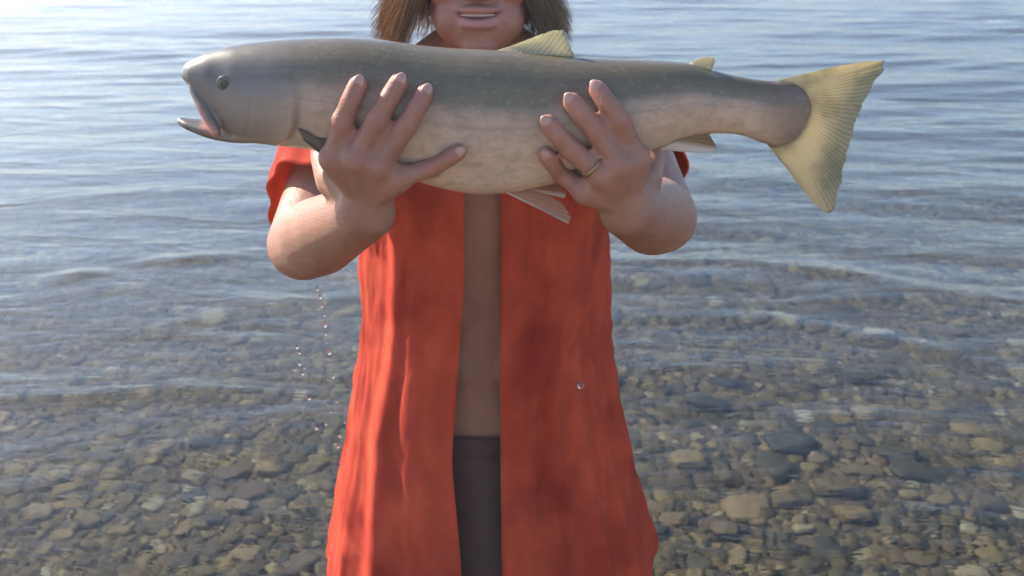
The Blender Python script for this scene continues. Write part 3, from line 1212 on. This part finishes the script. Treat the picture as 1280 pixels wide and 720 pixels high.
for fs_ in hands:
    for m, pip, dip, tip, r in fs_:
        d = (tip - dip).normalized()
        out_v = Vector((0, -1, 0.08))
        out_v = (out_v - d * out_v.dot(d)).normalized()
        sx = d.cross(out_v).normalized()
        rot = Matrix((sx, d, out_v)).transposed()
        nb = Blob()
        nb.ellipsoid(tip + out_v * (r * .66) + d * (r * .20), (r * .60, r * .85, r * .28), rot)
        under(link_mesh('fingernail', nb.fuse('fingernail', .0007, 1), M_nail), body, Matrix.Identity(4))
# thin gold ring on the ring finger
m, pip, dip, tip, r = hands[1][2]
c = m.lerp(pip, .32)
d = (pip - m).normalized()
bt = bmesh.new()
q = d.to_track_quat('Z', 'Y').to_matrix().to_4x4()
q.translation = c
nR, nr_ = 28, 8
vr = []
for i in range(nR):
    a = 2 * math.pi * i / nR
    vr.append([bt.verts.new(q @ Vector(((.0113 + .0007 * math.cos(b_)) * math.cos(a), (.0113 + .0007 * math.cos(b_)) * math.sin(a), .0011 * math.sin(b_))))
               for b_ in np.linspace(0, 2 * math.pi, nr_, endpoint=False)])
for i in range(nR):
    for j in range(nr_):
        bt.faces.new((vr[i][j], vr[(i + 1) % nR][j], vr[(i + 1) % nR][(j + 1) % nr_], vr[i][(j + 1) % nr_]))
me = bpy.data.meshes.new('finger_ring')
bt.to_mesh(me)
bt.free()
ro = under(link_mesh('finger_ring', me, M_gold), person, PINV)
ro['label'] = 'thin gold ring on a finger of the hand near the tail'


# ------------------------------------------------------------------ hair
def build_hair():
    vs_, fs, at_ = [], [], []
    hc = H(0, .098, .088)
    rr = Vector((.078, .099, .101))
    rnd = random.Random(11)
    clumps = []
    for i in range(190):
        # roots all over the scalp, none on the face
        while True:
            a = rnd.uniform(0, 2 * math.pi)
            zz = rnd.uniform(-.15, 1.0)
            rad = math.sqrt(max(0, 1 - zz * zz))
            d = Vector((math.cos(a) * rad, math.sin(a) * rad, zz))
            if d.y < -0.25 and zz < 0.62:
                continue
            if d.y < 0.05 and zz < 0.25 and abs(d.x) < .8:
                continue
            break
        clumps.append(d)
    for d in clumps:
        tone = rnd.uniform(0, .75)
        flare = rnd.uniform(.6, 1.35)
        curl = rnd.uniform(-1, 1)
        ln = rnd.uniform(.85, 1.08)
        sidev = Vector((d.x, d.y * .9, 0))
        if d.y < 0:       # fringe is swept sideways
            sidev = Vector((math.copysign(max(abs(d.x), .75), d.x if abs(d.x) > .05 else rnd.choice((-1, 1))), rnd.uniform(-.65, .3), 0))
        sidev.normalize()
        end_z = mouth.z - .030 * ln + rnd.uniform(-.012, .016)
        wr_ = .93 if sidev.x < 0 else .78
        for k in range(38):
            j = Vector((rnd.gauss(0, 1), rnd.gauss(0, 1), rnd.gauss(0, 1))) * .10
            d0 = (d + j * .9).normalized()
            root = Vector((hc.x + d0.x * rr.x, hc.y + d0.y * rr.y, hc.z + d0.z * rr.z)) * 1.0
            # point on the widest part of the head below the root
            sv = (sidev + Vector((j.x, j.y, 0)) * .7).normalized()
            wide = Vector((hc.x + sv.x * (.084 + abs(j.z) * .03) * wr_, hc.y + sv.y * .104, hc.z + .0 + j.z * .05))
            endp = Vector((hc.x + sv.x * (.090 + .034 * flare) * wr_, hc.y + sv.y * (.100 + .015 * flare), end_z + rnd.gauss(0.004, .016)))
            tipc = endp + Vector((sv.x * .022 * curl, sv.y * .014 * curl, .010 * abs(curl)))
            p0, p1, p2, p3 = root, root + (d0 * .022) + Vector((0, 0, .006)), wide, endp
            pts = []
            n = 11
            for s_ in range(n):
                t = s_ / (n - 1)
                if t < .55:
                    q_ = t / .55
                    pt = p0.lerp(p1, q_).lerp(p1.lerp(p2, q_), q_)
                else:
                    q_ = (t - .55) / .45
                    mid = p2 + Vector((sv.x * -.004, sv.y * -.004, -.045))
                    pt = (p2.lerp(mid, q_)).lerp(mid.lerp(p3, q_).lerp(tipc, q_ * .5), q_)
                wv_ = .0085 * math.sin(t * 11 + tone * 20)
                pts.append(pt + Vector((sv.y * wv_, -sv.x * wv_, 0)))
            b0 = len(vs_)
            for s_, pt in enumerate(pts):
                w = .00075 * (1 - (s_ / (n - 1)) ** 2 * .75)
                vs_.append(pt + Vector((w, 0, 0)))
                vs_.append(pt + Vector((-w * .5, w * .87, 0)))
                vs_.append(pt + Vector((-w * .5, -w * .87, 0)))
            v_ = min(1, max(0, tone + rnd.gauss(0, .12)))
            at_.extend([v_] * (3 * n))
            for s_ in range(n - 1):
                for e in range(3):
                    a0, a1 = b0 + s_ * 3 + e, b0 + s_ * 3 + (e + 1) % 3
                    fs.append((a0, a1, a1 + 3, a0 + 3))
    me = from_np('hair', vs_, fs)
    float_attr(me, 'strand', at_)
    return under(link_mesh('hair', me, M_hair), person, PINV)


build_hair()


# ------------------------------------------------------------------ shirt
SIL = [(78, 535, 668), (92, 500, 705), (110, 462, 742), (140, 444, 764), (180, 446, 764), (230, 452, 758), (290, 450, 756), (330, 446, 757), (380, 449, 758),
       (430, 448, 763), (480, 444, 771), (530, 437, 781), (580, 430, 792), (620, 424, 803), (660, 417, 813), (700, 411, 815), (740, 407, 813), (790, 402, 810)]
SH_B = [(78, .060), (92, .070), (110, .082), (140, .105), (200, .116), (300, .116), (450, .112), (600, .122), (790, .132)]
EDGE_L = [(78, 560), (120, 578), (240, 580), (320, 579), (420, 572), (520, 564), (560, 567), (640, 575), (740, 578), (790, 577)]
EDGE_R = [(78, 645), (120, 626), (240, 625), (400, 625), (560, 626), (700, 628), (790, 630)]


def build_shirt():
    NU, NV = 280, 170
    vs_, uvs = [], []
    for j in range(NV):
        py0 = lerp(80, 745, j / (NV - 1))
        row = []
        for i in range(NU):
            u = i / (NU - 1)                # 0 = edge of the panel on the picture's right, 1 = left edge
            # hem rises over the hips (shirt tails)
            hipness = math.exp(-((u - .25) / .06) ** 2) + math.exp(-((u - .75) / .06) ** 2)
            py = py0 - (py0 - 80) / 665 * (82 if u < .5 else 30) * hipness * max(0, (py0 - 400) / 345)
            z = zs(py)
            xl, xr = smooth_interp(py, SIL), 0
            xl = smooth_interp(py, [(p[0], p[1]) for p in SIL])
            xr = smooth_interp(py, [(p[0], p[2]) for p in SIL])
            a0, a1 = at(xl, py, BY).x, at(xr, py, BY).x
            cx, a = (a0 + a1) / 2, (a1 - a0) / 2
            b_ = smooth_interp(py, SH_B)
            yf = BY - b_
            eR, eL = at(smooth_interp(py, EDGE_R), py, yf).x, at(smooth_interp(py, EDGE_L), py, yf).x
            p = 0.82
            # angles (0 = +x, -90deg = front) of the two front edges
            def ang(x):
                c = max(-.98, min(.98, (x - cx) / a))
                c = math.copysign(abs(c) ** (1 / p), c)
                return -math.acos(c)
            tR, tL = ang(eR), ang(eL)
            th = lerp(tR, 2 * math.pi + tL, u)
            c, s = math.cos(th), math.sin(th)
            fall = min(1, max(0, (py - 150) / 400))
            f = 0.0
            for fr, am, ph, sl in ((9, .0060, .3, .8), (15, .0050, 1.9, -1.1), (23, .0034, 4.0, .6), (38, .0018, 2.2, 1.7)):
                f += am * math.sin(fr * 2 * math.pi * u + ph + sl * (py / 210) + .8 * math.sin(py / 95 + fr))
            f *= .22 + .55 * fall
            if u > .76:
                f *= .30
            # deep pleats beside the plackets and below the yoke
            for uc, dpt, wd in ((.085, .009, .016), (.150, .009, .034), (.925, .008, .016)):
                du = u - uc - .008 * math.sin(py / 80 + uc * 40)
                f -= dpt * math.exp(-(du / wd) ** 2) * (.4 + .6 * min(1, max(0, (py - 170) / 160)))
            # fine crumple
            nv_ = noise.noise(Vector((u * 26, py / 42, 3.1))) * .0050 + noise.noise(Vector((u * 60, py / 19, 7.7))) * .0024
            f += nv_ * (.45 if u > .76 else 1)
            # sharp creases, pulled towards the raised arms near the top
            pull = max(0, 1 - abs(py - 230) / 200)
            q1 = noise.noise(Vector((u * 15 + (1 if u > .5 else -1) * pull * py / 120, py / 210, 11.0)))
            q2 = noise.noise(Vector((u * 30 + py / 300, py / 130, 23.0)))
            f -= (.0055 * max(0, 1 - abs(q1) * 7) * (.4 + .6 * abs(q2) * 2) + .0022 * max(0, 1 - abs(q2) * 6)) * (.25 if u > .76 else 1)
            ed_ = min(u, 1 - u)
            f += .0022 / (1 + math.exp((ed_ - .034) / .0012)) + .0026 / (1 + math.exp((728 - py0) / 1.5))
            # front edges roll a little
            edge = min(u, 1 - u)
            f += .006 * math.exp(-edge / .012) * math.sin(py / 60 + (3 if u > .5 else 0))
            k = min(1, edge / .02)
            # the loose side of the shirt hangs behind the front panel on the sunny side
            stp = 0.0
            if u > .5:
                stp = .040 / (1 + math.exp((u - .893 + .006 * math.sin(py / 70)) / .0035)) * min(1, max(0, (py - 230) / 80)) * (1 if u > .70 else max(0, (u - .62) / .08))
            x = cx + (a + f * .8 * k) * math.copysign(abs(c) ** p, c)
            y = BY + (b_ + f) * math.copysign(abs(s) ** p, s)
            vs_.append((x, y + stp, z))
            uvs.append((u * 1.1, py / 745))
    fs = [tuple(q_) for q_ in grid_faces(NV, NU)]

    # sleeves
    def sleeve(S, E, t_end, tag, open_r):
        base = len(vs_)
        ax = (E - S).normalized()
        ref = Vector((0, -1, 0))
        e1 = (ref - ax * ref.dot(ax)).normalized()
        e2 = ax.cross(e1)
        n_a, n_l = 72, 34
        for j in range(n_l):
            t = lerp(-.04, t_end, j / (n_l - 1))
            c = S.lerp(E, t)
            for i in range(n_a):
                a = 2 * math.pi * i / n_a
                r = lerp(.050, open_r, max(0, t / t_end))
                r += .0035 * math.sin(4 * a + tag + t * 5) * (t + .25) + .0022 * math.sin(9 * a + t * 9 + tag)
                r += noise.noise(Vector((math.cos(a) * 2.2, math.sin(a) * 2.2, t * 6 + tag))) * .006
                vs_.append(c + (e1 * math.cos(a) + e2 * math.sin(a)) * r + ax * (.004 * math.sin(3 * a + tag)) * (j / (n_l - 1)))
                uvs.append((i / n_a * .4, t * .4))
        for j in range(n_l - 1):
            for i in range(n_a):
                q0, q1 = base + j * n_a + i, base + j * n_a + (i + 1) % n_a
                fs.append((q0, q1, q1 + n_a, q0 + n_a))
    sleeve(S1, E1, .74, 1.0, .059)
    sleeve(S2, E2, .54, 2.6, .058)
    me = from_np('shirt', vs_, fs)
    ul = me.uv_layers.new(name='UVMap')
    for lp in me.loops:
        ul.data[lp.index].uv = uvs[lp.vertex_index]
    o = under(link_mesh('shirt', me, M_shirt), person, PINV)
    sd = o.modifiers.new('thickness', 'SOLIDIFY')
    sd.thickness = .0018
    sd.offset = 0
    # collar, lying open on the shoulders
    cv, cf = [], []
    NCo, NR_ = 60, 8
    for j in range(NR_):
        v = j / (NR_ - 1)
        for i in range(NCo):
            u = i / (NCo - 1)
            th = lerp(R(-58), R(238), u)
            lap = 1 + 1.1 * (math.exp(-(u / .12) ** 2) + math.exp(-((1 - u) / .12) ** 2))
            r = .060 + .030 * math.sin(v * math.pi / 2)
            hz = zs(80) + .022 * math.sin(v * math.pi) - .030 * v * lap
            cv.append((CX + (r + .006) * math.cos(th), BY + .002 + r * .92 * math.sin(th), hz))
            cf = cf
    me2 = from_np('collar', cv, [tuple(q_) for q_ in grid_faces(NR_, NCo)])
    ul = me2.uv_layers.new(name='UVMap')
    for lp in me2.loops:
        vi = lp.vertex_index
        ul.data[lp.index].uv = ((vi % NCo) / NCo, (vi // NCo) / NR_ * .1)
    co_ = under(link_mesh('collar', me2, M_shirt), o, Matrix.Identity(4))
    sd = co_.modifiers.new('thickness', 'SOLIDIFY')
    sd.thickness = .002
    return o


shirt = build_shirt()


# ------------------------------------------------------------------ shorts
def build_shorts():
    vs_, fs, uvs = [], [], []
    NA = 96
    zw = at(600, 548, BY - .085).z
    zc = zs(770)
    zl = .40
    def ring_pts(cx, cy, z, a, b_, tag, amp):
        for i in range(NA):
            th = 2 * math.pi * i / NA
            f = amp * (math.sin(7 * th + tag + z * 9) + .6 * math.sin(13 * th - z * 14 + tag))
            vs_.append((cx + (a + f) * math.cos(th), cy + (b_ + f) * math.sin(th), z))
            uvs.append((i / NA, z))
    n1 = 22
    for j in range(n1):
        t = j / (n1 - 1)
        ring_pts(CX, BY, lerp(zw, zc, t), lerp(.119, .150, t), lerp(.089, .110, t), .4, .0006 + .003 * t)
    for j in range(n1 - 1):
        for i in range(NA):
            q0, q1 = j * NA + i, j * NA + (i + 1) % NA
            fs.append((q0, q1, q1 + NA, q0 + NA))
    for s in (-1, 1):
        b0 = len(vs_)
        for j in range(n1):
            t = j / (n1 - 1)
            ring_pts(CX + s * lerp(.072, .092, t), BY, lerp(zc + .03, zl, t), lerp(.080, .088, t), lerp(.100, .092, t), s, .003)
        for j in range(n1 - 1):
            for i in range(NA):
                q0, q1 = b0 + j * NA + i, b0 + j * NA + (i + 1) % NA
                fs.append((q0, q1, q1 + NA, q0 + NA))
    me = from_np('shorts', vs_, fs)
    ul = me.uv_layers.new(name='UVMap')
    for lp in me.loops:
        ul.data[lp.index].uv = uvs[lp.vertex_index]
    o = under(link_mesh('shorts', me, M_shorts), person, PINV)
    sd = o.modifiers.new('thickness', 'SOLIDIFY')
    sd.thickness = .002
    # waistband
    vs2, fs2 = [], []
    for j, (dz, g) in enumerate(((.002, .0), (.003, .003), (-.004, .0045), (-.028, .0045), (-.032, .001))):
        for i in range(NA):
            th = 2 * math.pi * i / NA
            w = g + .0008 * math.sin(40 * th)
            vs2.append((CX + (.1195 + w) * math.cos(th), BY + (.0895 + w) * math.sin(th), zw + dz))
    for j in range(4):
        for i in range(NA):
            q0, q1 = j * NA + i, j * NA + (i + 1) % NA
            fs2.append((q0, q1, q1 + NA, q0 + NA))
    me = from_np('waistband', vs2, fs2)
    me.uv_layers.new(name='UVMap')
    under(link_mesh('waistband', me, M_shorts), o, Matrix.Identity(4))


build_shorts()


# ------------------------------------------------------------------ falling drops
def drop_mesh(stretch):
    b = bmesh.new()
    bmesh.ops.create_icosphere(b, subdivisions=3, radius=1.0)
    for v in b.verts:
        z = v.co.z
        if z > 0:
            v.co.x *= (1 - z * .35)
            v.co.y *= (1 - z * .35)
            v.co.z *= stretch
    me = bpy.data.meshes.new('water_drop')
    b.to_mesh(me)
    b.free()
    me.materials.append(M_drop)
    me.polygons.foreach_set('use_smooth', [True] * len(me.polygons))
    return me


drop_shapes = [drop_mesh(1.3), drop_mesh(1.9), drop_mesh(2.8)]
ORD = 'first second third fourth fifth sixth seventh eighth ninth tenth eleventh twelfth thirteenth fourteenth fifteenth sixteenth'.split()
strand = [(396, 362, 2.6, 1), (400, 372, 2.2, 2), (402, 383, 1.8, 2), (405, 394, 1.6, 1), (406, 407, 2.8, 2), (407, 418, 1.6, 1), (408, 428, 1.4, 1), (411, 441, 3.0, 2)]
loose = [(371, 434, 2.6, 0), (374, 441, 2.2, 0), (374, 455, 2.6, 1), (378, 467, 2.4, 0), (380, 460, 1.5, 0), (416, 471, 2.6, 0), (386, 498, 2.8, 0), (407, 530, 2.2, 0),
         (395, 535, 2.6, 0), (421, 502, 1.8, 0), (424, 545, 2.2, 1), (422, 558, 2.4, 0), (368, 462, 1.5, 0), (413, 515, 1.5, 0), (390, 446, 1.3, 0), (430, 528, 1.6, 0)]
for lst, label, grp in ((strand, 'drop from the top in the thin stream below the sunlit elbow', 'drops in the stream below the elbow'),
                        (loose, 'loose drop from the top falling between the elbow and the red shirt', 'loose drops falling beside the shirt')):
    for n_, (px, py, r, k) in enumerate(sorted(lst, key=lambda q: q[1])):
        o = bpy.data.objects.new('water_drop', drop_shapes[k])
        col.objects.link(o)
        o.location = at(px, py, 1.0 + random.uniform(-.02, .02))
        s = r * .00075
        o.scale = (s, s, s)
        o['label'] = ORD[n_] + ' ' + label
        o['category'] = 'water drop'
        o['group'] = grp
o = bpy.data.objects.new('water_drop', drop_shapes[0])
col.objects.link(o)
o.location = at(726, 482, .98)
o.scale = (.0035, .0035, .0035)
o['label'] = 'single bright water drop in front of the red shirt'
o['category'] = 'water drop'


# ------------------------------------------------------------------ thin scattering volume added to imitate veiling lens glare
m_haze, nt, out = mat('veil_haze')
hb = NB(nt)
pv_ = hb.n('ShaderNodeVolumePrincipled')
pv_.inputs['Color'].default_value = (1.0, 0.96, 0.92, 1)
pv_.inputs['Density'].default_value = 0.018
pv_.inputs['Anisotropy'].default_value = 0.65
hb.l(pv_.outputs[0], out.inputs['Volume'])
bh = bmesh.new()
bmesh.ops.create_cube(bh, size=1.0, matrix=Matrix.Translation((0, 1950, -6.6)) @ Matrix.Diagonal((12000, 4400, 17.2, 1)))
me = bpy.data.meshes.new('veil_haze')
bh.to_mesh(me)
bh.free()
veil_haze = link_mesh('veil_haze', me, m_haze, None, False)
veil_haze['kind'] = 'stuff'
veil_haze['label'] = 'thin scattering volume over the lake, added to imitate lens veil'
